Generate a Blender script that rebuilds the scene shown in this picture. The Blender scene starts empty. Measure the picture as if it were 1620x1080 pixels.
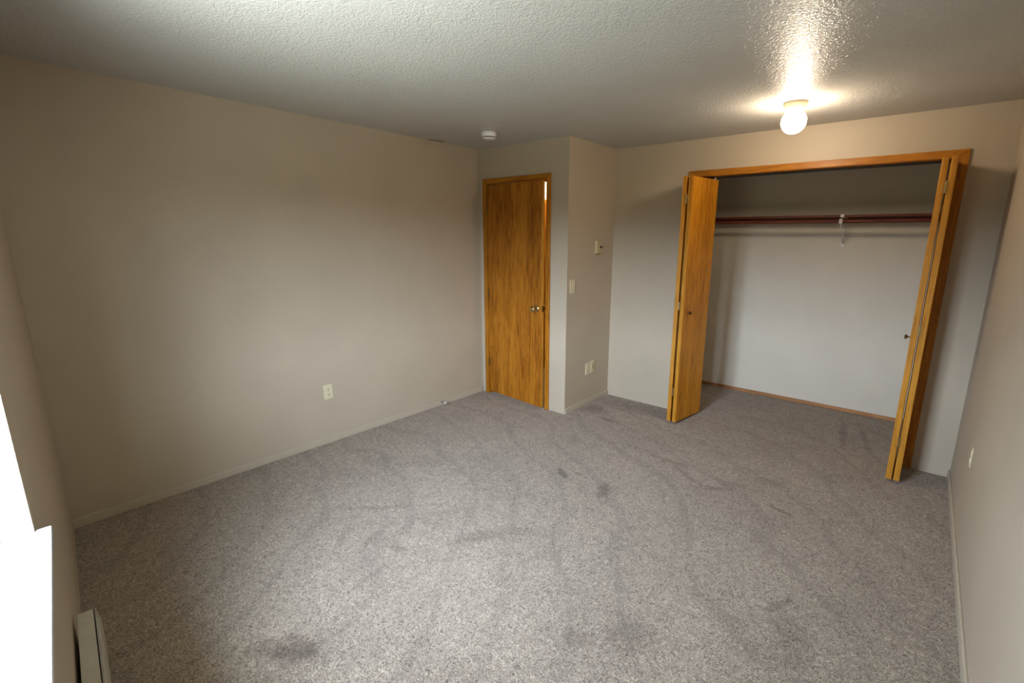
import bpy, bmesh, math, random
from mathutils import Vector, Matrix, Euler

S = bpy.context.scene
COL = S.collection
random.seed(7)

# ------------------------------------------------------------------ camera
cd = bpy.data.cameras.new('camera')
cam = bpy.data.objects.new('camera', cd); COL.objects.link(cam)
cam.location = (3.5136, 0.074, 1.622)
cam.rotation_euler = Euler((1.3560, -0.0077, 0.6811), 'XYZ')
cd.sensor_width = 36.0
cd.lens = 744.32 / 1620 * 36.0
cd.shift_x = -45 / 1620
cd.shift_y = -3 / 1620
cd.clip_start = 0.02
S.camera = cam

# ------------------------------------------------------------------ view
S.view_settings.view_transform = 'Standard'
S.view_settings.look = 'None'
S.view_settings.gamma = 1.0
S.view_settings.use_curve_mapping = False
S.view_settings.exposure = 0.0

# ------------------------------------------------------------------ room measures (metres)
H = 2.44                 # ceiling
D1 = 3.452               # wall with the hall door
D2 = 4.219               # wall with the closet opening
YB = 5.26                # back of the closet
XA = 1.08                # alcove side wall
W = 3.846                # right wall
WT = 0.12
ANG = math.radians(5.5)  # the window wall is not quite square to the room
Y0 = 0.2637
WN = Matrix.Translation((0, Y0, 0)) @ Matrix.Rotation(-ANG, 4, 'Z')   # window wall frame: x along wall, y into the room
WIN_A, WIN_B, SILL, HEAD = 1.745, 2.60, 0.83, 2.12

# ------------------------------------------------------------------ sky (overcast daylight)
SKY = 80.0
w = bpy.data.worlds.new('overcast_sky'); S.world = w; w.use_nodes = True
nt = w.node_tree; nt.nodes.clear()
out = nt.nodes.new('ShaderNodeOutputWorld'); bg = nt.nodes.new('ShaderNodeBackground')
tc = nt.nodes.new('ShaderNodeTexCoord'); sp = nt.nodes.new('ShaderNodeSeparateXYZ')
rp = nt.nodes.new('ShaderNodeValToRGB')
# ground, a band of dark trees at the horizon, then a sky that brightens towards the zenith
stops = [(-1.0, (0.66, 0.70, 0.70)), (-0.50, (0.45, 0.475, 0.475)), (-0.30, (0.14, 0.145, 0.13)), (-0.16, (0.03, 0.03, 0.022)), (0.03, (0.03, 0.03, 0.022)),
         (0.08, (0.65, 0.75, 0.94)), (0.35, (0.69, 0.80, 1.01)), (1.0, (0.78, 0.90, 1.13))]
el = rp.color_ramp.elements
while len(el) < len(stops): el.new(0.5)
for i, (z, c) in enumerate(stops): el[i].position = (z + 1) / 2; el[i].color = (*c, 1)
mr = nt.nodes.new('ShaderNodeMapRange'); mr.inputs[1].default_value = -1; mr.inputs[2].default_value = 1
nt.links.new(tc.outputs['Generated'], sp.inputs[0]); nt.links.new(sp.outputs[2], mr.inputs[0])
nt.links.new(mr.outputs[0], rp.inputs[0]); nt.links.new(rp.outputs[0], bg.inputs[0])
# the overcast is brighter on the side where the sun stands behind it (+x) and dull on the other
az = nt.nodes.new('ShaderNodeMapRange'); az.interpolation_type = 'SMOOTHSTEP'
az.inputs[1].default_value = -0.75; az.inputs[2].default_value = 0.85
az.inputs[3].default_value = SKY * 0.72; az.inputs[4].default_value = SKY * 1.3
nt.links.new(sp.outputs[0], az.inputs[0]); nt.links.new(az.outputs[0], bg.inputs[1])
nt.links.new(bg.outputs[0], out.inputs[0])

# portal in the window opening: only guides the sampling of the sky
pl = bpy.data.lights.new('window_portal', 'AREA'); pl.shape = 'RECTANGLE'
pl.size = WIN_B - WIN_A; pl.size_y = HEAD - SILL
pl.cycles.is_portal = True
po = bpy.data.objects.new('window_portal', pl); COL.objects.link(po)
po.matrix_world = WN @ Matrix.Translation(((WIN_A + WIN_B) / 2, -0.118, (SILL + HEAD) / 2)) @ Matrix.Rotation(math.radians(90), 4, 'X')

# the hallway's own lamp (behind the door that stands ajar)
hl = bpy.data.lights.new('hallway_lamp', 'POINT'); hl.energy = 26; hl.color = (1.0, 0.80, 0.55); hl.shadow_soft_size = 0.08
ho = bpy.data.objects.new('hallway_lamp', hl); COL.objects.link(ho); ho.location = (0.05, 4.30, 2.34)

LAMP = (1.0, 0.81, 0.62)
LAMP_STRENGTH = 95.0

# ------------------------------------------------------------------ materials
def new_mat(name):
    m = bpy.data.materials.new(name); m.use_nodes = True
    nt = m.node_tree
    b = nt.nodes['Principled BSDF']
    return m, nt, b

def link(nt, a, b): nt.links.new(a, b)

def coords(nt, scale=(1, 1, 1)):
    t = nt.nodes.new('ShaderNodeTexCoord'); mp = nt.nodes.new('ShaderNodeMapping')
    mp.inputs['Scale'].default_value = scale
    link(nt, t.outputs['Object'], mp.inputs['Vector'])
    return mp.outputs[0]

def noise(nt, vec, scale, detail=4, rough=0.55, dist=0.0):
    n = nt.nodes.new('ShaderNodeTexNoise')
    n.inputs['Scale'].default_value = scale; n.inputs['Detail'].default_value = detail
    n.inputs['Roughness'].default_value = rough; n.inputs['Distortion'].default_value = dist
    link(nt, vec, n.inputs['Vector'])
    return n.outputs['Fac']

def ramp(nt, fac, stops):
    r = nt.nodes.new('ShaderNodeValToRGB')
    e = r.color_ramp.elements
    while len(e) < len(stops): e.new(0.5)
    for i, (p, c) in enumerate(stops):
        e[i].position = p; e[i].color = (*c, 1)
    link(nt, fac, r.inputs[0])
    return r.outputs[0]

def mathn(nt, op, a, b=None, clamp=False):
    n = nt.nodes.new('ShaderNodeMath'); n.operation = op; n.use_clamp = clamp
    for i, v in enumerate((a, b)):
        if v is None: continue
        if isinstance(v, (int, float)): n.inputs[i].default_value = v
        else: link(nt, v, n.inputs[i])
    return n.outputs[0]

def mixc(nt, fac, a, b, mode='MIX'):
    n = nt.nodes.new('ShaderNodeMix'); n.data_type = 'RGBA'; n.blend_type = mode
    for k, v in ((0, fac), (6, a), (7, b)):
        if isinstance(v, (int, float)): n.inputs[k].default_value = v
        elif isinstance(v, tuple): n.inputs[k].default_value = (*v, 1)
        else: link(nt, v, n.inputs[k])
    return n.outputs[2]

def bump(nt, b, h, strength, distance, normal=None):
    n = nt.nodes.new('ShaderNodeBump')
    n.inputs['Strength'].default_value = strength; n.inputs['Distance'].default_value = distance
    link(nt, h, n.inputs['Height'])
    if normal is not None: link(nt, normal, n.inputs['Normal'])
    link(nt, n.outputs[0], b.inputs['Normal'])
    return n.outputs[0]

def blob(nt, x, y, rx, ry, rot=0.0, wob=0.35, soft=0.45, warp=None):
    """soft-edged irregular spot in object XY; 1 inside, 0 outside"""
    t = nt.nodes.new('ShaderNodeTexCoord'); mp = nt.nodes.new('ShaderNodeMapping'); mp.vector_type = 'TEXTURE'
    mp.inputs['Location'].default_value = (x, y, 0); mp.inputs['Rotation'].default_value = (0, 0, rot)
    mp.inputs['Scale'].default_value = (rx, ry, 1)
    link(nt, t.outputs['Object'], mp.inputs[0])
    s = nt.nodes.new('ShaderNodeSeparateXYZ'); link(nt, mp.outputs[0], s.inputs[0])
    d2 = mathn(nt, 'ADD', mathn(nt, 'MULTIPLY', s.outputs[0], s.outputs[0]), mathn(nt, 'MULTIPLY', s.outputs[1], s.outputs[1]))
    d = mathn(nt, 'SQRT', d2)
    if warp is not None:
        d = mathn(nt, 'ADD', d, mathn(nt, 'MULTIPLY', mathn(nt, 'SUBTRACT', warp, 0.5), wob * 4))
    m = nt.nodes.new('ShaderNodeMapRange'); m.interpolation_type = 'SMOOTHSTEP'
    m.inputs[1].default_value = 1.0 + soft; m.inputs[2].default_value = 1.0 - soft
    link(nt, d, m.inputs[0])
    return m.outputs[0]

def paint(name, col, rough=0.5, bs=0.25, scale=170):
    m, nt, b = new_mat(name)
    v = coords(nt)
    f = noise(nt, v, 3.0, 3)
    c = ramp(nt, f, [(0.3, tuple(x * 0.97 for x in col)), (0.7, tuple(min(1, x * 1.03) for x in col))])
    link(nt, c, b.inputs['Base Color'])
    b.inputs['Roughness'].default_value = rough
    b.inputs['Specular IOR Level'].default_value = 0.35
    bump(nt, b, noise(nt, v, scale, 3, 0.6), bs, 0.004)
    return m

def flat(name, col, rough=0.45, metal=0.0, spec=0.5, var=0.05):
    m, nt, b = new_mat(name)
    v = coords(nt)
    f = noise(nt, v, 25, 3)
    c = ramp(nt, f, [(0.3, tuple(x * (1 - var) for x in col)), (0.7, tuple(min(1, x * (1 + var)) for x in col))])
    link(nt, c, b.inputs['Base Color'])
    b.inputs['Roughness'].default_value = rough; b.inputs['Metallic'].default_value = metal
    b.inputs['Specular IOR Level'].default_value = spec
    return m

def oak(name, light, mid, dark, axis='Z', rough=0.38):
    """straight-grained oak veneer; axis = grain direction"""
    m, nt, b = new_mat(name)
    k = 0.075
    sc = {'Z': (1, 1, k), 'X': (k, 1, 1), 'Y': (1, k, 1)}[axis]
    v = coords(nt, sc)
    big = noise(nt, v, 9, 3, 0.5, 0.6)
    fine = noise(nt, v, 62, 5, 0.68, 0.5)
    pores = noise(nt, coords(nt, {'Z': (1, 1, .035), 'X': (.035, 1, 1), 'Y': (1, .035, 1)}[axis]), 210, 2, 0.6)
    g = mathn(nt, 'ADD', mathn(nt, 'MULTIPLY', big, 0.35), mathn(nt, 'MULTIPLY', fine, 0.65))
    c = ramp(nt, g, [(0.38, dark), (0.49, mid), (0.60, light)])
    p = nt.nodes.new('ShaderNodeMapRange'); p.inputs[1].default_value = 0.60; p.inputs[2].default_value = 0.72
    link(nt, pores, p.inputs[0])
    c2 = mixc(nt, mathn(nt, 'MULTIPLY', p.outputs[0], 0.45), c, tuple(x * 0.5 for x in dark))
    link(nt, c2, b.inputs['Base Color'])
    b.inputs['Roughness'].default_value = rough
    b.inputs['Specular IOR Level'].default_value = 0.22
    bump(nt, b, fine, 0.08, 0.002)
    return m

M = {}
M['wall'] = paint('greige_wall_paint', (0.475, 0.396, 0.286))
M['closet'] = paint('closet_white_paint', (0.67, 0.605, 0.48))
M['cream'] = paint('cream_hall_paint', (0.75, 0.70, 0.60))
M['base'] = paint('baseboard_paint', (0.485, 0.415, 0.305), 0.42, 0.05)
M['white'] = paint('white_gloss_paint', (0.62, 0.62, 0.62), 0.4, 0.04)
M['oak'] = oak('honey_oak_veneer', (0.68, 0.290, 0.017), (0.54, 0.212, 0.010), (0.33, 0.112, 0.005))
M['oak_door'] = oak('red_oak_door_veneer', (0.46, 0.175, 0.015), (0.34, 0.115, 0.007), (0.17, 0.050, 0.003))
M['oak_trim'] = oak('oak_trim', (0.46, 0.185, 0.016), (0.38, 0.14, 0.010), (0.25, 0.085, 0.006))
M['oak_trim_x'] = oak('oak_head_trim', (0.46, 0.185, 0.016), (0.38, 0.14, 0.010), (0.25, 0.085, 0.006), 'X')
M['edge'] = oak('oak_edge_band', (0.57, 0.27, 0.035), (0.49, 0.215, 0.024), (0.36, 0.145, 0.014))
M['shelf'] = oak('red_brown_shelf_board', (0.22, 0.065, 0.035), (0.17, 0.045, 0.025), (0.11, 0.028, 0.016), 'X', 0.35)
M['strip'] = oak('oak_floor_strip', (0.50, 0.25, 0.10), (0.42, 0.20, 0.08), (0.32, 0.14, 0.05), 'X')
M['ivory'] = flat('ivory_plastic', (0.66, 0.58, 0.38), 0.35)
M['almond'] = flat('almond_plastic', (0.52, 0.42, 0.22), 0.4)
M['dark'] = flat('dark_slot', (0.03, 0.025, 0.02), 0.5)
M['brass'] = flat('antique_brass', (0.50, 0.36, 0.16), 0.28, 1.0)
M['darkbrass'] = flat('darkened_brass', (0.20, 0.13, 0.06), 0.35, 1.0)
M['steel'] = flat('dull_steel', (0.62, 0.60, 0.56), 0.3, 1.0)
M['whitemetal'] = flat('white_enamel', (0.80, 0.79, 0.75), 0.3)
M['heater'] = flat('almond_enamel', (0.56, 0.52, 0.43), 0.4)
M['rubber'] = flat('white_rubber', (0.75, 0.73, 0.70), 0.7)
M['detector'] = flat('white_plastic', (0.82, 0.80, 0.77), 0.4)
M['pan'] = flat('cream_glazed_ceramic', (0.42, 0.36, 0.24), 0.3)

# ceiling: satin knock-down texture
def ceiling_mat():
    m, nt, b = new_mat('textured_ceiling_paint')
    v = coords(nt)
    f = noise(nt, v, 2.0, 3)
    c = ramp(nt, f, [(0.3, (0.50, 0.485, 0.44)), (0.7, (0.53, 0.515, 0.465))])
    n1 = noise(nt, v, 78, 2, 0.5, 0.8)
    n2 = noise(nt, v, 190, 2, 0.5)
    warp = noise(nt, v, 14, 2)
    sm = blob(nt, 0.02, 2.93, 0.05, 0.09, 0, 0.3, 0.25, warp)          # wall paint smudged onto the ceiling edge
    c = mixc(nt, mathn(nt, 'MULTIPLY', sm, 0.9), c, (0.30, 0.25, 0.17))
    link(nt, c, b.inputs['Base Color'])
    b.inputs['Roughness'].default_value = 0.25
    b.inputs['Specular IOR Level'].default_value = 0.035
    h = mathn(nt, 'ADD', mathn(nt, 'MULTIPLY', n1, 1.0), mathn(nt, 'MULTIPLY', n2, 0.3))
    bump(nt, b, h, 0.95, 0.007)
    return m
M['ceiling'] = ceiling_mat()

# carpet: mottled taupe cut pile with wear marks and stains
def carpet_mat():
    m, nt, b = new_mat('taupe_carpet')
    v = coords(nt)
    tuft = noise(nt, v, 72, 3, 0.6, 2.2)
    fib = noise(nt, v, 320, 2, 0.6, 0.5)
    mid = noise(nt, v, 11, 4, 0.6, 0.4)
    big = noise(nt, v, 1.6, 4, 0.6, 0.8)
    warp = noise(nt, v, 17, 5, 0.7, 0.5)
    t = mathn(nt, 'ADD', mathn(nt, 'MULTIPLY', tuft, 0.72), mathn(nt, 'MULTIPLY', fib, 0.28))
    c = ramp(nt, t, [(0.36, (0.12, 0.090, 0.066)), (0.50, (0.358, 0.288, 0.214)), (0.63, (0.65, 0.54, 0.415))])
    sh = nt.nodes.new('ShaderNodeMapRange'); sh.inputs[1].default_value = 0.35; sh.inputs[2].default_value = 0.65
    sh.inputs[3].default_value = 0.86; sh.inputs[4].default_value = 1.08
    link(nt, mathn(nt, 'ADD', mathn(nt, 'MULTIPLY', mid, 0.45), mathn(nt, 'MULTIPLY', big, 0.55)), sh.inputs[0])
    cc = nt.nodes.new('ShaderNodeCombineColor')
    for i in range(3): link(nt, sh.outputs[0], cc.inputs[i])
    c = mixc(nt, 1.0, c, cc.outputs[0], 'MULTIPLY')
    stains = [   # x, y, rx, ry, turn, strength
        (1.762, 0.68, 0.11, 0.055, 0.5, 0.58), (1.66, 0.60, 0.05, 0.03, 0.9, 0.35), (1.735, 2.535, 0.065, 0.022, -0.5, 0.55), (1.83, 2.60, 0.03, 0.014, -0.3, 0.35),
        (2.075, 2.53, 0.035, 0.075, 0.25, 0.50), (2.09, 2.49, 0.05, 0.028, -0.5, 0.45),
        (1.80, 1.66, 0.13, 0.045, 0.9, 0.32), (1.90, 1.80, 0.05, 0.10, -0.5, 0.26), (3.054, 3.009, 0.085, 0.014, -0.25, 0.42), (2.758, 1.60, 0.10, 0.10, 0, 0.26),
        (2.62, 1.46, 0.06, 0.04, 0.4, 0.28), (3.30, 2.00, 0.07, 0.13, 0.3, 0.26), (3.21, 2.18, 0.02, 0.07, -0.4, 0.34), (2.592, 3.00, 0.14, 0.022, 0.55, 0.30),
        (2.70, 3.15, 0.12, 0.02, 0.1, 0.22), (2.40, 3.08, 0.16, 0.024, -0.55, 0.28), (2.243, 3.19, 0.17, 0.022, -0.1, 0.26), (2.0, 3.25, 0.14, 0.018, 0.05, 0.2),
        (1.464, 3.60, 0.10, 0.024, -0.1, 0.45), (1.20, 3.74, 0.12, 0.10, 0, 0.36), (1.55, 4.04, 0.42, 0.12, 0.05, 0.28), (2.40, 1.00, 0.30, 0.12, 0.2, 0.16),
        (1.55, 1.32, 0.05, 0.02, 0.3, 0.35), (1.36, 1.30, 0.025, 0.11, 0.3, 0.24), (1.24, 1.18, 0.02, 0.09, 0.8, 0.22), (1.62, 1.12, 0.02, 0.12, 0.2, 0.22),
        (1.10, 1.45, 0.24, 0.018, 0.75, 0.2), (2.9, 1.2, 0.12, 0.05, 0.4, 0.22), (3.17, 4.62, 0.025, 0.30, 0.1, 0.3), (3.32, 4.62, 0.02, 0.25, 0.2, 0.26),
        (2.9, 3.35, 0.10, 0.04, 0.3, 0.2), (0.8, 2.0, 0.3, 0.12, 0.7, 0.14), (2.35, 0.62, 0.22, 0.10, -0.2, 0.16), (1.47, 3.05, 0.05, 0.05, 0, 0.16),
    ]
    tot = None
    for x, y, rx, ry, ro, s in stains:
        q = mathn(nt, 'MULTIPLY', blob(nt, x, y, rx, ry, ro, 0.9, 0.6, warp), s)
        tot = q if tot is None else mathn(nt, 'MAXIMUM', tot, q)
    c = mixc(nt, mathn(nt, 'MULTIPLY', tot, 1.3, True), c, (0.36, 0.31, 0.28), 'MULTIPLY')
    # curved swipes left in the pile
    wv = nt.nodes.new('ShaderNodeTexWave'); wv.wave_type = 'RINGS'; wv.rings_direction = 'Z'
    wv.inputs['Scale'].default_value = 0.9; wv.inputs['Distortion'].default_value = 9; wv.inputs['Detail'].default_value = 2
    wv.inputs['Detail Scale'].default_value = 0.9
    link(nt, v, wv.inputs['Vector'])
    rr = nt.nodes.new('ShaderNodeMapRange'); rr.inputs[1].default_value = 0.90; rr.inputs[2].default_value = 1.0
    link(nt, wv.outputs['Fac'], rr.inputs[0])
    c = mixc(nt, mathn(nt, 'MULTIPLY', rr.outputs[0], 0.16), c, (0.10, 0.078, 0.066))
    seam = blob(nt, 2.94, 4.262, 0.46, 0.016, -0.05, 0.15, 0.4, warp)
    c = mixc(nt, mathn(nt, 'MULTIPLY', seam, 0.28), c, (0.50, 0.43, 0.36))
    link(nt, c, b.inputs['Base Color'])
    b.inputs['Roughness'].default_value = 0.95
    b.inputs['Specular IOR Level'].default_value = 0.1
    b.inputs['Sheen Weight'].default_value = 0.15
    h = mathn(nt, 'ADD', t, mathn(nt, 'MULTIPLY', mid, 0.3))
    bump(nt, b, h, 0.9, 0.012)
    return m
M['carpet'] = carpet_mat()

def globe_mat():
    m, nt, b = new_mat('lit_white_glass_globe')
    b.inputs['Base Color'].default_value = (0.9, 0.85, 0.78, 1)
    b.inputs['Emission Color'].default_value = (*LAMP, 1)
    b.inputs['Emission Strength'].default_value = LAMP_STRENGTH
    b.inputs['Roughness'].default_value = 0.25
    return m
M['globe'] = globe_mat()

def glass_mat():
    m = bpy.data.materials.new('window_glass'); m.use_nodes = True
    nt = m.node_tree; nt.nodes.clear()
    o = nt.nodes.new('ShaderNodeOutputMaterial'); mx = nt.nodes.new('ShaderNodeMixShader')
    t = nt.nodes.new('ShaderNodeBsdfTransparent'); g = nt.nodes.new('ShaderNodeBsdfGlossy'); fr = nt.nodes.new('ShaderNodeLayerWeight')
    t.inputs[0].default_value = (0.95, 0.97, 0.97, 1); g.inputs['Roughness'].default_value = 0.02
    fr.inputs[0].default_value = 0.5
    k = mathn(nt, 'ADD', mathn(nt, 'MULTIPLY', mathn(nt, 'POWER', fr.outputs['Facing'], 4.0), 0.5), 0.03)
    link(nt, k, mx.inputs[0]); link(nt, t.outputs[0], mx.inputs[1]); link(nt, g.outputs[0], mx.inputs[2])
    link(nt, mx.outputs[0], o.inputs[0])
    return m
M['glass'] = glass_mat()

# ------------------------------------------------------------------ mesh helpers
def T(x, y, z): return Matrix.Translation((x, y, z))

def box(bm, x0, x1, y0, y1, z0, z1, mat=None):
    mtx = T((x0 + x1) / 2, (y0 + y1) / 2, (z0 + z1) / 2) @ Matrix.Diagonal((x1 - x0, y1 - y0, z1 - z0, 1))
    if mat is not None: mtx = mat @ mtx
    return bmesh.ops.create_cube(bm, size=1.0, matrix=mtx)['verts']

def lathe(bm, prof, seg=40, mtx=Matrix.Identity(4)):
    """prof: list of (r, z) revolved about z; r==0 ends close to a point"""
    rings = []
    for r, z in prof:
        if r <= 1e-6: rings.append([bm.verts.new(mtx @ Vector((0, 0, z)))])
        else: rings.append([bm.verts.new(mtx @ Vector((r * math.cos(2 * math.pi * i / seg), r * math.sin(2 * math.pi * i / seg), z))) for i in range(seg)])
    for a, b in zip(rings, rings[1:]):
        for i in range(seg):
            j = (i + 1) % seg
            if len(a) == 1 and len(b) == 1: continue
            if len(a) == 1: bm.faces.new((a[0], b[j], b[i]))
            elif len(b) == 1: bm.faces.new((a[i], a[j], b[0]))
            else: bm.faces.new((a[i], a[j], b[j], b[i]))

def tube(bm, pts, r, seg=14):
    pts = [Vector(p) for p in pts]
    rings = []
    for i, p in enumerate(pts):
        a = pts[max(0, i - 1)]; c = pts[min(len(pts) - 1, i + 1)]
        d = (c - a).normalized()
        u = d.orthogonal().normalized() if i == 0 else (rings_u - d * rings_u.dot(d)).normalized()
        rings_u = u; v = d.cross(u)
        rings.append([bm.verts.new(p + r * (math.cos(2 * math.pi * k / seg) * u + math.sin(2 * math.pi * k / seg) * v)) for k in range(seg)])
    for a, b in zip(rings, rings[1:]):
        for k in range(seg):
            j = (k + 1) % seg
            bm.faces.new((a[k], a[j], b[j], b[k]))
    bm.faces.new(rings[0][::-1]); bm.faces.new(rings[-1])

def obj(name, bm, m, parent=None, bevel=0.0, seg=2, smooth=False):
    bmesh.ops.recalc_face_normals(bm, faces=bm.faces)
    me = bpy.data.meshes.new(name); bm.to_mesh(me); bm.free()
    o = bpy.data.objects.new(name, me); COL.objects.link(o)
    me.materials.append(M[m] if isinstance(m, str) else m)
    if parent is not None: o.parent = parent
    if smooth:
        for p in me.polygons: p.use_smooth = True
    if bevel > 0:
        md = o.modifiers.new('bevel', 'BEVEL'); md.width = bevel; md.segments = seg; md.limit_method = 'ANGLE'; md.angle_limit = math.radians(40)
    return o

def smooth_angle(o, deg=40):
    for p in o.data.polygons: p.use_smooth = True
    o.data.set_sharp_from_angle(angle=math.radians(deg))
    return o

def tag(o, label, cat, group=None, kind=None):
    o['label'] = label; o['category'] = cat
    if group: o['group'] = group
    if kind: o['kind'] = kind
    return o

def thing(name, label, cat, mtx=Matrix.Identity(4), group=None, kind=None):
    o = bpy.data.objects.new(name, None); COL.objects.link(o)
    o.matrix_world = mtx; o.empty_display_size = 0.1
    return tag(o, label, cat, group, kind)

def struct(name, bm, m, label, cat, bevel=0.0):
    return tag(obj(name, bm, m, None, bevel), label, cat, kind='structure')

# ------------------------------------------------------------------ the shell
bm = bmesh.new(); box(bm, -1.3, W + 0.3, -0.5, YB + 0.3, -0.15, 0.0)
struct('floor', bm, 'carpet', 'taupe cut pile carpet with stains over the whole floor', 'floor')
bm = bmesh.new(); box(bm, -1.3, W + 0.3, -0.5, YB + 0.3, H, H + 0.15)
struct('ceiling', bm, 'ceiling', 'off white textured ceiling with a satin sheen', 'ceiling')

bm = bmesh.new(); box(bm, -WT, 0, -0.2, D1 + WT, 0, H)
struct('wall_left', bm, 'wall', 'long bare greige wall on the left with one outlet', 'wall')
bm = bmesh.new(); box(bm, W, W + WT, -0.4, YB + WT, 0, H)
struct('wall_right', bm, 'wall', 'greige wall at the right edge beside the closet', 'wall')

# window wall (slightly out of square)
L = W / math.cos(ANG) + 0.05
bm = bmesh.new()
box(bm, -0.1, WIN_A, -0.12, 0, 0, H, WN); box(bm, WIN_B, L, -0.12, 0, 0, H, WN)
box(bm, WIN_A, WIN_B, -0.12, 0, 0, SILL - 0.022, WN); box(bm, WIN_A, WIN_B, -0.12, 0, HEAD, H, WN)
struct('wall_window', bm, 'wall', 'greige wall at the lower left holding the window', 'wall')

# wall with the hall door
JX0, JX1, JZ = 0.092, 0.858, 2.122            # rough opening
bm = bmesh.new()
box(bm, 0, JX0, D1, D1 + WT, 0, H); box(bm, JX1, XA - WT, D1, D1 + WT, 0, H); box(bm, JX0, JX1, D1, D1 + WT, JZ, H)
struct('wall_door', bm, 'wall', 'short greige wall around the hall door', 'wall')
bm = bmesh.new(); box(bm, XA - WT, XA, D1, YB, 0, H)
struct('wall_alcove', bm, 'wall', 'narrow side wall with light switch and two outlets', 'wall')

# closet front wall and closet back
CX0, CX1, CZ = 1.852, 3.592, 2.142
bm = bmesh.new()
box(bm, XA, CX0, D2, D2 + WT, 0, H); box(bm, CX1, W, D2, D2 + WT, 0, H); box(bm, CX0, CX1, D2, D2 + WT, CZ, H)
struct('wall_closet', bm, 'wall', 'greige wall around the open closet', 'wall')
bm = bmesh.new(); box(bm, XA - WT, W, YB, YB + WT, 0, H)
struct('wall_back', bm, 'closet', 'pale wall at the back of the closet', 'wall')

# hallway beyond the door that stands ajar
HY = 4.62
bm = bmesh.new(); box(bm, -1.1, XA - WT, HY, HY + WT, 0, H)
struct('wall_hall', bm, 'cream', 'bright cream hallway wall glimpsed through the door gap', 'wall')
bm = bmesh.new(); box(bm, -1.1 - WT, -1.1, D1, HY + WT, 0, H); box(bm, -1.1, -WT, D1 , D1 + WT, 0, H)
struct('wall_hall_end', bm, 'cream', 'hallway wall out of sight behind the hall door', 'wall')

# baseboards
def board(name, x0, x1, y0, y1, h, m, label, mtx=None):
    bm = bmesh.new(); box(bm, x0, x1, y0, y1, 0, h, mtx)
    return struct(name, bm, m, label, 'baseboard', 0.003)
board('baseboard_left', 0, 0.011, Y0 - 0.02, D1 - 0.014, 0.058, 'base', 'low painted baseboard along the long left wall')
board('baseboard_right', W - 0.011, W, -0.1, D2, 0.058, 'base', 'low painted baseboard along the right wall')
board('baseboard_alcove', XA, XA + 0.011, D1 + 0.004, D2, 0.052, 'base', 'low painted baseboard under the light switch')
board('baseboard_closet', XA, W - 0.011, YB - 0.012, YB, 0.034, 'strip', 'thin bare wood strip along the closet back wall')

# ------------------------------------------------------------------ window
wroot = thing('window_1', 'white framed window with a deep white sill at the lower left', 'window', WN, kind='structure')
bm = bmesh.new()
fw = 0.04
for a in ((WIN_A, WIN_A + fw, SILL, HEAD), (WIN_B - fw, WIN_B, SILL, HEAD), (WIN_A + fw, WIN_B - fw, SILL, SILL + fw), (WIN_A + fw, WIN_B - fw, HEAD - fw, HEAD)):
    box(bm, a[0], a[1], -0.12, -0.08, a[2], a[3])
mid = (WIN_A + WIN_B) / 2
box(bm, mid - 0.018, mid + 0.018, -0.115, -0.085, SILL + fw, HEAD - fw)
obj('window_frame', bm, 'white', wroot, 0.004)
for x0, x1 in ((WIN_A + fw, mid - 0.018), (mid + 0.018, WIN_B - fw)):
    bm = bmesh.new(); box(bm, x0 - 0.006, x1 + 0.006, -0.103, -0.097, SILL + fw - 0.006, HEAD - fw + 0.006)
    obj('window_pane', bm, 'glass', wroot)
bm = bmesh.new()
pts = [(WIN_A, -0.08), (WIN_B, -0.08), (WIN_B, 0.0005), (WIN_B + 0.012, 0.0005), (WIN_B + 0.012, 0.032), (WIN_A - 0.012, 0.032), (WIN_A - 0.012, 0.0005), (WIN_A, 0.0005)]
up = [bm.verts.new((x, y, SILL)) for x, y in pts]; dn = [bm.verts.new((x, y, SILL - 0.022)) for x, y in pts]
bm.faces.new(up); bm.faces.new(dn[::-1])
for i in range(8): bm.faces.new((up[i], up[(i + 1) % 8], dn[(i + 1) % 8], dn[i]))
obj('window_sill', bm, 'white', wroot, 0.003)
bm = bmesh.new()                                                     # painted reveal lining
box(bm, WIN_A, WIN_A + 0.004, -0.08, -0.0005, SILL, HEAD); box(bm, WIN_B - 0.004, WIN_B, -0.08, -0.0005, SILL, HEAD)
box(bm, WIN_A + 0.004, WIN_B - 0.004, -0.08, -0.0005, HEAD - 0.004, HEAD)
obj('window_reveal', bm, 'wall', wroot)

# ------------------------------------------------------------------ hall door: casing + slab standing ajar
troot = thing('trim_1', 'oak casing around the hall door', 'door casing', T(0, D1, 0), kind='structure')
def casing(parent, x0, x1, zt, wd, th, m_side='oak_trim', m_head='oak_trim_x'):
    """mitred flat casing with an eased edge; inner edges x0, x1, head underside zt; projects to -y"""
    def prism(pts, name, m):
        bm = bmesh.new()
        f = [bm.verts.new((x, -th, z)) for x, z in pts]; k = [bm.verts.new((x, 0, z)) for x, z in pts]
        bm.faces.new(f); bm.faces.new(k[::-1])
        n = len(pts)
        for i in range(n): bm.faces.new((f[i], f[(i + 1) % n], k[(i + 1) % n], k[i]))
        return obj(name, bm, m, parent, 0.003)
    prism([(x0 - wd, 0), (x0, 0), (x0, zt), (x0 - wd, zt + wd)], 'side_casing', m_side)
    prism([(x1, 0), (x1 + wd, 0), (x1 + wd, zt + wd), (x1, zt)], 'side_casing', m_side)
    prism([(x0, zt), (x1, zt), (x1 + wd, zt + wd), (x0 - wd, zt + wd)], 'head_casing', m_head)
IX0, IX1, IZ = 0.104, 0.846, 2.112
casing(troot, IX0 - 0.004, IX1 + 0.003, IZ + 0.004, 0.046, 0.014)
bm = bmesh.new()
box(bm, JX0, IX0, 0, WT, 0, IZ); box(bm, IX1, JX1, 0, WT, 0, IZ); box(bm, JX0, JX1, 0, WT, IZ, JZ)
obj('jamb', bm, 'oak_trim', troot, 0.002)
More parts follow.
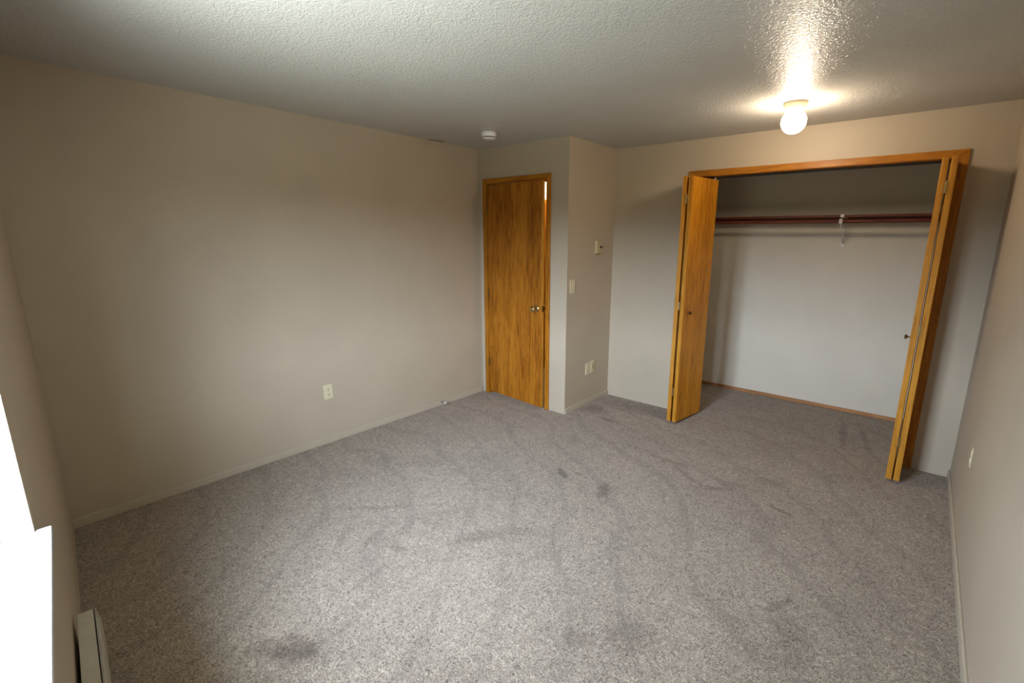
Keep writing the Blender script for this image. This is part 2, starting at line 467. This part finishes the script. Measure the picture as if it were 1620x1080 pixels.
bm = bmesh.new()                                                     # stop strips behind the slab
box(bm, IX0, IX0 + 0.010, 0.042, 0.075, 0, IZ); box(bm, IX1 - 0.010, IX1, 0.042, 0.075, 0, IZ); box(bm, IX0, IX1, 0.042, 0.075, IZ - 0.010, IZ)
obj('door_stop_strip', bm, 'oak_trim', troot, 0.002)

SW, SZ0, SZ1, ST = 0.734, 0.026, 2.106, 0.035
AJ = math.radians(4.5)
droot = thing('door_1', 'flat oak hall door standing slightly ajar with a brass knob', 'door',
              T(IX0 + 0.002, D1 + 0.001, 0) @ Matrix.Rotation(-AJ, 4, 'Z'), kind='structure')
bm = bmesh.new(); box(bm, 0, SW, 0, ST, SZ0, SZ1)
slab = obj('door_slab', bm, 'oak_door', droot, 0.0025)
bm = bmesh.new(); box(bm, SW - 0.0005, SW + 0.0012, 0.003, ST - 0.003, SZ0 + 0.002, SZ1 - 0.002)
obj('edge_band', bm, 'edge', droot)
def knob(parent, mtx, m='brass'):
    bm = bmesh.new(); lathe(bm, [(0, 0), (0.032, 0), (0.032, 0.004), (0.026, 0.009), (0.014, 0.012), (0.014, 0.013)], 36, mtx)
    r = smooth_angle(obj('rosette', bm, m, parent))
    bm = bmesh.new()
    lathe(bm, [(0.0, 0.009), (0.011, 0.009), (0.011, 0.028), (0.018, 0.034), (0.026, 0.042), (0.0285, 0.052), (0.026, 0.061), (0.019, 0.066), (0.007, 0.0675), (0, 0.0675)], 36, mtx)
    return smooth_angle(obj('knob', bm, m, parent))
knob(droot, T(SW - 0.062, 0, 0.975) @ Matrix.Rotation(math.radians(90), 4, 'X'))
knob(droot, T(SW - 0.062, ST, 0.975) @ Matrix.Rotation(math.radians(-90), 4, 'X'))
bm = bmesh.new(); box(bm, SW, SW + 0.003, 0.006, 0.029, 0.975 - 0.028, 0.975 + 0.028); box(bm, SW + 0.003, SW + 0.009, 0.012, 0.024, 0.968, 0.984)
obj('latch_plate', bm, 'darkbrass', droot, 0.0008)
for z in (0.34, 1.06, 1.88):
    bm = bmesh.new(); lathe(bm, [(0, -0.045), (0.006, -0.045), (0.006, 0.045), (0, 0.045)], 16, T(0.001, -0.007, z))
    box(bm, 0.001, 0.003, -0.008, 0.02, z - 0.044, z + 0.044)
    obj('hinge', bm, 'darkbrass', droot)

# oak door on the far side of the hallway
d4 = thing('door_2', 'oak door across the hallway seen through the door gap', 'door', T(-0.42, HY, 0), kind='structure')
bm = bmesh.new(); box(bm, 0, 0.76, -0.030, -0.004, 0.012, 2.00); obj('door_slab', bm, 'oak_door', d4, 0.002)
casing(d4, -0.004, 0.764, 2.004, 0.05, 0.012)

# ------------------------------------------------------------------ closet casing, track and bifold doors
c2 = thing('trim_2', 'honey oak casing framing the closet opening', 'closet casing', T(0, D2, 0), kind='structure')
KX0, KX1, KZ = 1.864, 3.580, 2.130
casing(c2, KX0 - 0.004, KX1 + 0.004, KZ + 0.004, 0.050, 0.014)
bm = bmesh.new()
box(bm, CX0, KX0, 0, WT, 0, KZ); box(bm, KX1, CX1, 0, WT, 0, KZ); box(bm, CX0, CX1, 0, WT, KZ, CZ)
obj('jamb', bm, 'oak_trim', c2, 0.002)
bm = bmesh.new()
box(bm, KX0, KX1, 0.045, 0.048, KZ - 0.012, KZ); box(bm, KX0, KX1, 0.077, 0.080, KZ - 0.012, KZ); box(bm, KX0, KX1, 0.045, 0.080, KZ - 0.002, KZ)
obj('track', bm, 'dark', c2)

PW, PT, PZ0, PZ1 = 0.420, 0.034, 0.022, 2.106
def bifold(name, label, cat, pa, pb, knob_panel, ks):
    """two folded panels; pa/pb = (front x, front y, back x, back y) of the panel's mid-line"""
    root = thing(name, label, cat, T((pa[0] + pb[0]) / 2, D2, 0), kind='structure')
    ri = root.matrix_world.inverted()
    panels = []
    for i, (fx, fy, bx, by) in enumerate((pa, pb)):
        d = Vector((bx - fx, by - fy, 0)).normalized()
        ang = math.atan2(d.y, d.x)
        mt = ri @ T(fx, fy, 0) @ Matrix.Rotation(ang, 4, 'Z')      # local x from apex to track, y across
        bm = bmesh.new(); box(bm, 0, PW, -PT / 2, PT / 2, PZ0, PZ1)
        p = obj('panel', bm, 'oak', root, 0.003); p.matrix_local = mt
        bm = bmesh.new(); box(bm, -0.0012, 0.0006, -PT / 2 + 0.003, PT / 2 - 0.003, PZ0 + 0.003, PZ1 - 0.003)
        e = obj('edge_band', bm, 'edge', p)
        bm = bmesh.new(); lathe(bm, [(0, 0), (0.006, 0), (0.006, 0.028), (0, 0.028)], 12, T(PW - 0.03, 0, PZ1 - 0.008))
        obj('pivot_pin', bm, 'steel', p)
        panels.append((p, mt))
    # small knob on the panel face next to the opening
    p, mt = panels[knob_panel]
    s = ks
    bm = bmesh.new()
    lathe(bm, [(0, 0), (0.0065, 0), (0.0055, 0.014), (0.009, 0.018), (0.0155, 0.024), (0.016, 0.028), (0.012, 0.031), (0, 0.032)], 28,
          T(0.075, s * PT / 2, 1.0) @ Matrix.Rotation(math.radians(-90 * s), 4, 'X'))
    smooth_angle(obj('knob', bm, 'darkbrass', p))
    # leaf hinges across the fold
    mp = Vector(((pa[0] + pb[0]) / 2, (pa[1] + pb[1]) / 2 - 0.001, 0))
    for z in (0.30, 1.06, 1.93):
        bm = bmesh.new()
        mt = ri @ T(mp.x, mp.y, 0)
        box(bm, -0.008, 0.008, -0.0035, 0.0, z - 0.034, z + 0.034, mt)
        lathe(bm, [(0, z - 0.036), (0.0042, z - 0.036), (0.0042, z + 0.036), (0, z + 0.036)], 12, mt @ T(0, -0.003, 0))
        obj('hinge', bm, 'brass', root)
    return root
bifold('door_3', 'folded oak bifold door on the left side of the closet', 'bifold door',
       (1.918, 3.878, 1.897, 4.285), (1.966, 3.880, 2.026, 4.285), 1, -1)
bifold('door_4', 'folded oak bifold door on the right side of the closet', 'bifold door',
       (3.519, 3.868, 3.523, 4.285), (3.562, 3.868, 3.561, 4.285), 0, 1)

# ------------------------------------------------------------------ closet shelf, rod, bracket
SY = 5.0
shelf = thing('closet_shelf', 'long red brown shelf board across the top of the closet', 'shelf', T((XA + W) / 2, YB, 1.765))
hw = (W - XA) / 2
bm = bmesh.new(); box(bm, -hw, hw, SY - YB, 0, 0.047, 0.064); obj('board', bm, 'shelf', shelf, 0.002)
bm = bmesh.new(); box(bm, -hw, hw, -0.019, 0, 0, 0.047); obj('cleat', bm, 'shelf', shelf, 0.0015)
bm = bmesh.new(); tube(bm, [(XA, 4.962, 1.773), (W, 4.962, 1.773)], 0.0155, 20)
smooth_angle(tag(obj('closet_rod', bm, 'shelf'), 'red brown round hanging rod just below the closet shelf', 'rod'))

br = thing('shelf_bracket', 'white metal bracket holding the closet shelf and rod', 'bracket', T(2.893, YB, 0))
bm = bmesh.new()
tube(bm, [(0, -0.006, 1.60), (0, -0.006, 1.762)], 0.005, 10)
box(bm, -0.012, 0.012, SY - YB - 0.003, -0.0195, 1.8075, 1.8118)
obj('arm', bm, 'whitemetal', br, 0.001)
bm = bmesh.new()
box(bm, -0.014, 0.014, SY - YB - 0.008, SY - YB - 0.001, 1.806, 1.834)
obj('shelf_lip', bm, 'whitemetal', br, 0.003)
bm = bmesh.new()
ry = 4.962 - YB
pts = [(0, ry + 0.0, 1.806)] + [(0, ry + 0.0205 * math.cos(math.radians(a)), 1.773 + 0.0205 * math.sin(math.radians(a))) for a in range(90, 331, 20)]
for dx in (-0.009, -0.003, 0.003, 0.009): tube(bm, [(p[0] + dx, p[1], p[2]) for p in pts[1:]], 0.0042, 8)
obj('rod_hook', bm, 'whitemetal', br)
bm = bmesh.new(); tube(bm, [(0, ry + 0.012, 1.752), (0.002, ry + 0.05, 1.715), (0.001, ry + 0.14, 1.66), (0, -0.012, 1.585), (0, -0.006, 1.575)], 0.0055, 10)
obj('brace', bm, 'whitemetal', br)
bm = bmesh.new(); box(bm, -0.011, 0.011, -0.006, 0, 1.555, 1.605); obj('wall_foot', bm, 'whitemetal', br, 0.002)

# ------------------------------------------------------------------ ceiling lamp
lr = thing('ceiling_light', 'lit round globe lamp on the ceiling in front of the closet', 'ceiling light', T(2.755, 3.49, H))
bm = bmesh.new(); lathe(bm, [(0, 0), (0.068, 0), (0.070, -0.004), (0.069, -0.012), (0.063, -0.022), (0.058, -0.040), (0.052, -0.046), (0, -0.046)], 48)
smooth_angle(obj('lamp_base', bm, 'pan', lr), 50)
bm = bmesh.new()
prof = [(0.046, -0.040), (0.047, -0.050)]
for a in range(48, -91, -6): prof.append((0.071 * math.cos(math.radians(a)), -0.110 + 0.071 * math.sin(math.radians(a))))
prof[-1] = (0, -0.181)
lathe(bm, prof, 48)
obj('glass_globe', bm, 'globe', lr, 0, smooth=True)

# ------------------------------------------------------------------ smoke detector
sd = thing('smoke_detector', 'white round smoke detector on the ceiling near the hall door', 'smoke detector', T(0.630, 2.965, H))
bm = bmesh.new(); lathe(bm, [(0, 0), (0.058, 0), (0.060, -0.006), (0.060, -0.026), (0.056, -0.034), (0.0, -0.034)], 44)
smooth_angle(obj('body', bm, 'detector', sd), 35)
bm = bmesh.new(); lathe(bm, [(0.0, -0.033), (0.050, -0.033), (0.050, -0.043), (0.0, -0.043)], 44)
obj('vent_ring', bm, 'dark', sd)
bm = bmesh.new(); lathe(bm, [(0.0, -0.0405), (0.054, -0.0405), (0.054, -0.043), (0.044, -0.048), (0.0, -0.050)], 44)
smooth_angle(obj('cap', bm, 'detector', sd), 35)

# ------------------------------------------------------------------ wall plates
def plate_frame(side, a, z):
    """local x = along wall (rightwards when facing it), y = out of the wall toward -y local, z up"""
    if side == 'left':   return T(0, a, z) @ Matrix.Rotation(math.radians(90), 4, 'Z')      # faces +x
    if side == 'alcove': return T(XA, a, z) @ Matrix.Rotation(math.radians(90), 4, 'Z')
    if side == 'right':  return T(W, a, z) @ Matrix.Rotation(math.radians(-90), 4, 'Z')     # faces -x
def cover(parent, wd=0.072, h=0.118, t=0.006):
    bm = bmesh.new(); box(bm, -wd / 2, wd / 2, -t, 0, -h / 2, h / 2)
    return obj('cover_plate', bm, 'ivory', parent, 0.0025, 3)
def screw(parent, x, z, t=0.006):
    bm = bmesh.new(); lathe(bm, [(0, 0), (0.0032, 0), (0.0026, 0.0010), (0, 0.0012)], 14, T(x, -t, z) @ Matrix.Rotation(math.radians(90), 4, 'X'))
    obj('screw', bm, 'almond', parent)
def duplex(root, wd=0.072, h=0.118, t=0.006):
    cover(root, wd, h, t)
    for s in (1, -1):
        bm = bmesh.new()
        n = 24; ring = []
        for k in range(n):
            a = 2 * math.pi * k / n
            ring.append((0.0165 * math.cos(a), max(-0.0125, min(0.0125, 0.0165 * math.sin(a)))))
        f = [bm.verts.new((x, -0.0085, z + s * 0.0195)) for x, z in ring]; k_ = [bm.verts.new((x, -0.004, z + s * 0.0195)) for x, z in ring]
        bm.faces.new(f); 
        for i in range(n): bm.faces.new((f[i], f[(i + 1) % n], k_[(i + 1) % n], k_[i]))
        r = obj('receptacle', bm, 'ivory', root)
        bm = bmesh.new(); z0 = s * 0.0195
        box(bm, -0.0078, -0.0052, -0.0092, -0.0080, z0 - 0.001, z0 + 0.0075); box(bm, 0.0052, 0.0078, -0.0092, -0.0080, z0 - 0.001, z0 + 0.0075)
        lathe(bm, [(0, 0), (0.003, 0), (0.003, 0.001), (0, 0.001)], 12, T(0, -0.0082, z0 - 0.0065) @ Matrix.Rotation(math.radians(90), 4, 'X'))
        obj('slots', bm, 'dark', r)
    screw(root, 0, 0)
def outlet(side, a, z, label):
    r = thing('wall_outlet', label, 'outlet', plate_frame(side, a, z), 'ivory wall outlets')
    duplex(r, *((0.048, 0.110, 0.005) if side == 'right' else ())); return r
outlet('left', 1.770, 0.419, 'ivory duplex outlet alone on the long left wall')
outlet('alcove', 3.821, 0.366, 'left one of the two ivory plates low on the alcove wall')
outlet('right', 3.31, 0.500, 'ivory outlet seen edge-on low on the right wall')

pj = thing('phone_jack', 'right one of the two ivory plates low on the alcove wall', 'phone jack', plate_frame('alcove', 3.905, 0.373), 'ivory wall outlets')
cover(pj)
bm = bmesh.new(); box(bm, -0.0165, 0.0165, -0.010, -0.004, -0.033, 0.033); ins = obj('insert', bm, 'almond', pj, 0.002)
bm = bmesh.new(); box(bm, -0.006, 0.006, -0.0112, -0.0095, -0.008, 0.004); obj('socket', bm, 'dark', ins)
screw(pj, 0, 0.045); screw(pj, 0, -0.045)

sw = thing('light_switch', 'ivory toggle light switch on the alcove wall beside the hall door', 'light switch', plate_frame('alcove', 3.534, 1.189))
cover(sw, 0.075, 0.125)
bm = bmesh.new(); box(bm, -0.0055, 0.0055, -0.0075, -0.004, -0.0125, 0.0125); obj('toggle_slot', bm, 'almond', sw, 0.0008)
bm = bmesh.new()
box(bm, -0.0042, 0.0042, -0.0185, -0.006, -0.004, 0.004, T(0, 0, 0.003) @ Matrix.Rotation(math.radians(-22), 4, 'X')); obj('toggle', bm, 'ivory', sw, 0.0015)
screw(sw, 0, 0.030); screw(sw, 0, -0.030)

th = thing('thermostat', 'yellowish beige thermostat box with a dark knob high on the alcove wall', 'thermostat', plate_frame('alcove', 3.928, 1.530))
bm = bmesh.new(); box(bm, -0.045, 0.045, -0.006, 0, -0.064, 0.064); obj('back_plate', bm, 'almond', th, 0.002)
bm = bmesh.new(); box(bm, -0.041, 0.041, -0.026, -0.005, -0.058, 0.060); obj('cover', bm, 'almond', th, 0.004)
bm = bmesh.new(); lathe(bm, [(0, 0), (0.011, 0), (0.010, 0.010), (0.007, 0.012), (0, 0.012)], 24, T(0.020, -0.026, 0.004) @ Matrix.Rotation(math.radians(90), 4, 'X'))
smooth_angle(obj('dial', bm, 'dark', th))
bm = bmesh.new(); box(bm, -0.036, 0.020, -0.0235, -0.008, -0.0605, -0.0575); obj('vent_slot', bm, 'dark', th)

# ------------------------------------------------------------------ door stop on the left baseboard
ds = thing('door_stop', 'small metal door stop on the left baseboard near the hall door', 'door stop', T(0.011, 2.87, 0.040) @ Matrix.Rotation(math.radians(90), 4, 'Y'))
bm = bmesh.new(); lathe(bm, [(0, 0), (0.013, 0), (0.013, 0.003), (0.007, 0.007), (0.0065, 0.010)] + [(0.0065 if k % 2 else 0.0052, 0.010 + 0.0028 * k) for k in range(1, 18)] + [(0, 0.058)], 20)
smooth_angle(obj('spring', bm, 'steel', ds), 60)
bm = bmesh.new(); lathe(bm, [(0, 0.056), (0.009, 0.056), (0.010, 0.062), (0.008, 0.070), (0, 0.071)], 20)
smooth_angle(obj('tip', bm, 'rubber', ds))

# ------------------------------------------------------------------ electric baseboard heater under the window
HX0, HX1, HZ0, HZ1, HD = 1.29, 2.55, 0.055, 0.262, 0.064
hr = thing('baseboard_heater', 'almond electric baseboard heater under the window', 'heater', WN @ T(HX0, 0.0, 0))
LH = HX1 - HX0
bm = bmesh.new()
box(bm, 0, LH, 0.012, 0.020, HZ0, HZ1 - 0.004)                          # back pan
box(bm, 0.004, LH - 0.004, 0.012, HD - 0.004, HZ1 - 0.006, HZ1)                          # top
obj('back_pan', bm, 'heater', hr, 0.0015)
bm = bmesh.new()                                                      # front panel, leaning in at the top louvre
box(bm, 0.004, LH - 0.004, HD - 0.006, HD, HZ0 + 0.040, HZ1 - 0.040)
box(bm, 0.004, LH - 0.004, HD - 0.010, HD - 0.004, HZ1 - 0.024, HZ1)
box(bm, 0.004, LH - 0.004, HD - 0.004, HD + 0.002, HZ0, HZ0 + 0.020)
obj('front_panel', bm, 'heater', hr, 0.0015)
for x in (0.0, LH - 0.004):
    bm = bmesh.new()
    v = [(0.012, HZ0), (HD + 0.006, HZ0), (HD + 0.006, HZ1 - 0.052), (HD - 0.002, HZ1), (0.012, HZ1)]
    a = [bm.verts.new((x, y, z)) for y, z in v]; c = [bm.verts.new((x + 0.004, y, z)) for y, z in v]
    bm.faces.new(a); bm.faces.new(c[::-1])
    for i in range(5): bm.faces.new((a[i], a[(i + 1) % 5], c[(i + 1) % 5], c[i]))
    obj('end_cap', bm, 'heater', hr, 0.001)
bm = bmesh.new(); tube(bm, [(0.01, 0.038, 0.15), (LH - 0.01, 0.038, 0.15)], 0.009, 12)
for k in range(60):
    x = 0.03 + k * (LH - 0.06) / 59; box(bm, x, x + 0.001, 0.022, 0.054, 0.115, 0.185)
obj('heating_element', bm, 'steel', hr)
